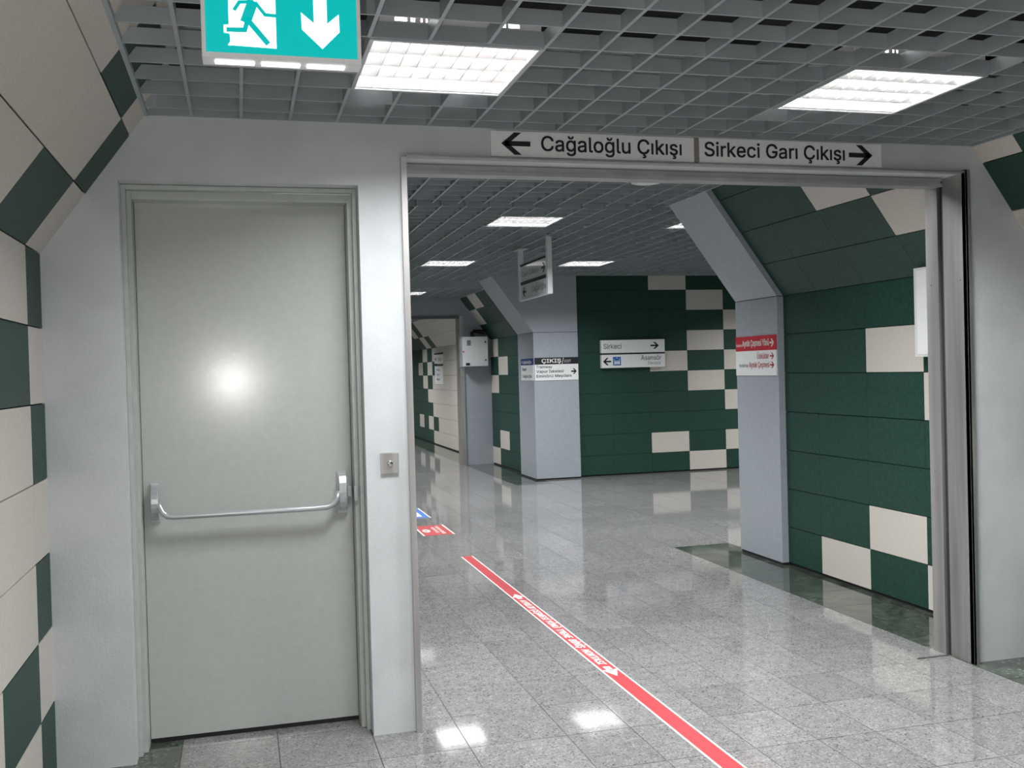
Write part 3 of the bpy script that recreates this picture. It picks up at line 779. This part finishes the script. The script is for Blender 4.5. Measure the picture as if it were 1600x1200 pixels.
text('Kadıköy/', (XS, 7.595, 1.553), mY, Z, 0.155, 0.026, Mt['greytx'], rs)
text('Ayrılık Çeşmesi', (XS, 7.43, 1.548), mY, Z, 0.325, 0.044, Mt['redtx'], rs, bold=0.008)
arrow((XS, 7.092, 1.567), mY, Z, 0.062, 0.052, Mt['redtx'], rs)

# blank white board on the right wall, cut by the steel jamb
wb = thing('wall_board', 'blank pale board on the green wall beside the right steel jamb', 'board', (4.09, 4.98, 1.6))
bld(MB().box(4.020, 4.09, 4.72, 5.325, 1.595, 2.140), 'board_body', Mt['white'], wb, bevel=0.004)
bld(MB().box(4.016, 4.020, 4.735, 5.295, 1.61, 2.125), 'front_panel', Mt['signw'], wb, bevel=0.001)

# hanging sign seen edge-on across the corridor
hs = thing('hanging_sign', 'double white sign on two posts hanging from the ceiling of the second room', 'hanging sign', (3.0, 10.08, 2.33))
for y in (9.565, 10.60):
    bld(MB().box(2.975, 3.025, y - 0.028, y + 0.028, 2.330, 2.90), 'post', Mt['white'], hs, bevel=0.003)
mp = bld(MB().box(2.95, 3.06, 10.45, 10.75, 2.892, 2.900), 'ceiling_plate', Mt['galv'], hs)
up_ = bld(MB().box(2.990, 3.010, 9.59, 10.575, 2.532, 2.700), 'upper_panel', Mt['signg'], hs)
lo_ = bld(MB().box(2.990, 3.010, 9.59, 10.575, 2.345, 2.498), 'lower_panel', Mt['signg'], hs)
bld(MB().box(2.985, 3.015, 9.59, 10.575, 2.498, 2.532).box(2.985, 3.015, 9.59, 10.575, 2.700, 2.722), 'rail', Mt['black'], hs)
bld(MB().box(2.985, 3.015, 9.59, 10.575, 2.330, 2.345), 'bottom_rail', Mt['white'], hs)
text('Garı Çıkışı', (2.990, 10.53, 2.585), mY, Z, 0.62, 0.055, Mt['greytx'], hs, bold=0.008)
arrow((2.990, 9.79, 2.612), mY, Z, 0.135, 0.10, Mt['black'], hs, t=0.3)
text('Cağaloğlu', (2.990, 10.15, 2.398), mY, Z, 0.50, 0.055, Mt['greytx'], hs, bold=0.008)
arrow((2.990, 10.51, 2.42), mY, Z, 0.135, 0.10, Mt['black'], hs, left=True, t=0.3)

# round fitting in the ceiling just past the header
rd = thing('ceiling_speaker', 'round white fitting in the ceiling grid just behind the header', 'ceiling fitting', (2.845, 6.68, 2.9))
bld(MB().tube([(2.845, 6.68, 2.925), (2.845, 6.68, 2.898), (2.845, 6.68, 2.893)], [0.112, 0.115, 0.105], 28), 'ring', Mt['white'], rd)
bld(MB().tube([(2.845, 6.68, 2.8945), (2.845, 6.68, 2.8905)], [0.078, 0.075], 24), 'grille', Mt['signw'], rd)

# cable box on the far pier
cb = thing('control_cabinet', 'grey metal cabinet high on the far pier beside the steel jamb', 'cabinet', (3.76, 16.46, 1.65))
bld(MB().box(3.547, 3.985, 16.22, 16.46, 1.652, 2.148), 'cabinet_body', Mt['clad'], cb, bevel=0.004)
dr = bld(MB().box(3.552, 3.98, 16.20, 16.219, 1.657, 2.143), 'cabinet_door', Mt['white'], cb, bevel=0.003)
sub(MB().box(3.625, 3.69, 16.193, 16.20, 2.0, 2.088), 'meter_window', Mt['greytx'], dr)
sub(MB().box(3.60, 3.665, 16.193, 16.20, 1.672, 1.712), 'name_plate', Mt['black'], dr)
for z in (2.055, 1.755): sub(MB().tube([(3.938, 16.20, z), (3.938, 16.19, z)], 0.014, 10), 'lock', Mt['black'], dr)
mb = MB().tube([(3.98, 16.40, 2.20), (3.86, 16.38, 2.22), (3.76, 16.36, 2.23), (3.735, 16.36, 2.215), (3.74, 16.36, 2.148)], 0.016, 8)
mb.tube([(3.98, 16.43, 2.25), (3.80, 16.43, 2.26), (3.77, 16.43, 2.22), (3.80, 16.43, 2.148)], 0.014, 8)
bld(mb, 'cable', Mt['rubber'], cb, smooth=True)
bld(MB().tube([(3.56, 16.20, 1.90), (3.56, 16.185, 1.90)], 0.012, 10), 'indicator', Mt['red'], cb)

# two small plates on the farthest right wall
fs = thing('notice_sign', 'small white notice with black top edge on the farthest beige wall', 'sign', (4.06, 20.9, 1.74), 'notices on the farthest wall')
bld(MB().box(4.05, 4.06, 20.42, 21.36, 1.755, 1.945), 'panel', Mt['signw'], fs); bld(MB().box(4.048, 4.06, 20.42, 21.36, 1.945, 1.975), 'band', Mt['black'], fs)
text('Çıkış', (4.05, 21.0, 1.81), mY, Z, 0.42, 0.07, Mt['greytx'], fs)
arrow((4.05, 21.3, 1.85), mY, Z, 0.16, 0.11, Mt['black'], fs, left=True)
fs = thing('notice_sign', 'tall white notice with small lines of text on the farthest beige wall', 'sign', (4.06, 20.9, 1.3), 'notices on the farthest wall')
bld(MB().box(4.05, 4.06, 20.46, 21.34, 1.32, 1.70), 'panel', Mt['signw'], fs); bld(MB().box(4.048, 4.06, 20.46, 21.34, 1.70, 1.735), 'band', Mt['black'], fs)
for k, tx in enumerate(('Tramway', 'Vapur', 'Meydan')):
    text(tx, (4.05, 21.15, 1.60 - 0.1 * k), mY, Z, 0.36, 0.045, Mt['greytx'], fs)

# ------------------------------------------------------------------ floor markings
tp = thing('floor_tape', 'long red tape line with white edges and white lettering on the granite floor', 'floor tape', (1.82, 5.0, 0))
ta0, ta1, tn = 1.768, 1.868, 8.355
bld(MB().box(ta0 + 0.009, ta1 - 0.009, -2.0, tn, 0.0002, 0.0010), 'tape_strip', Mt['tape'], tp)
bld(MB().box(ta0, ta0 + 0.009, -2.0, tn, 0.0002, 0.0010).box(ta1 - 0.009, ta1, -2.0, tn, 0.0002, 0.0010), 'edge_line', Mt['tapew'], tp)
text('AYRILIK ÇEŞMESİ YÖNÜ  TRENE  BİNİŞ  NOKTASI', (1.797, 6.62, 0.0010), mY, X, 1.60, 0.042, Mt['tapew'], tp, bold=0.012, shear=0.25, lift=0.0001, words=True)
def fat_arrow(y0, y1):
    d = 1 if y1 > y0 else -1; L = abs(y1 - y0)
    yy = lambda q: y0 + d * q * L
    P = [(1.800, yy(0)), (1.836, yy(0)), (1.836, yy(0.45)), (1.858, yy(0.40)), (1.818, yy(1.0)), (1.778, yy(0.40)), (1.800, yy(0.45))]
    if d < 0: P = P[::-1]
    Q = [[P[0], P[1], P[2], P[6]], [P[3], P[4], P[5]]] if d > 0 else [[P[6], P[5], P[4], P[0]], [P[3], P[2], P[1]]]
    return Q
shape([[(1.800, 6.66), (1.800, 6.72), (1.836, 6.72), (1.836, 6.66)], [(1.778, 6.71), (1.818, 6.81), (1.858, 6.71)]], (0, 0, 0.0010), X, Vector((0, 1, 0)), Mt['tapew'], tp, 'arrow', lift=0.0001)
shape([[(1.800, 4.98), (1.836, 4.98), (1.836, 4.91), (1.800, 4.91)], [(1.778, 4.92), (1.858, 4.92), (1.818, 4.81)]], (0, 0, 0.0010), X, Vector((0, 1, 0)), Mt['tapew'], tp, 'arrow', lift=0.0001)
st = thing('floor_sticker', 'red floor sticker with white lettering beyond the tape line', 'floor sticker', (1.81, 9.85, 0))
bld(MB().box(1.675, 1.955, 9.56, 10.19, 0.0002, 0.0009), 'sticker_sheet', Mt['tape'], st)
bld(MB().box(1.660, 1.675, 9.56, 10.19, 0.0002, 0.0009).box(1.955, 1.970, 9.56, 10.19, 0.0002, 0.0009), 'edge_line', Mt['tapew'], st)
text('TRENE BİNİŞ', (1.865, 10.12, 0.0009), mY, X, 0.50, 0.030, Mt['tapew'], st, bold=0.01, lift=0.0001)
text('NOKTASI', (1.815, 10.05, 0.0009), mY, X, 0.36, 0.030, Mt['tapew'], st, bold=0.01, lift=0.0001)
ring = []
for q in range(16):
    a, c = 2 * math.pi * q / 16, 2 * math.pi * (q + 1) / 16
    ring.append([(1.738 + 0.038 * math.cos(a), 9.85 + 0.09 * math.sin(a)), (1.738 + 0.038 * math.cos(c), 9.85 + 0.09 * math.sin(c)),
                 (1.738 + 0.016 * math.cos(c), 9.85 + 0.04 * math.sin(c)), (1.738 + 0.016 * math.cos(a), 9.85 + 0.04 * math.sin(a))])
shape(ring, (0, 0, 0.0009), X, Vector((0, 1, 0)), Mt['tapew'], st, 'ring_mark', lift=0.0001)
st = thing('floor_sticker', 'blue floor sticker with pale centre behind the red sticker', 'floor sticker', (1.80, 11.1, 0))
bld(MB().box(1.645, 1.938, 10.74, 11.55, 0.0002, 0.0009), 'sticker_sheet', Mt['blue'], st)
bld(MB().box(1.938, 1.952, 10.74, 11.55, 0.0002, 0.0009).box(1.630, 1.645, 10.74, 11.55, 0.0002, 0.0009), 'edge_line', Mt['tapew'], st)
bld(MB().prism([(1.70, 10.86, 0.0009), (1.875, 10.86, 0.0009), (1.875, 11.32, 0.0009), (1.70, 11.32, 0.0009)], (0, 0, 0.0005)), 'centre_mark', Mt['tapew'], st)
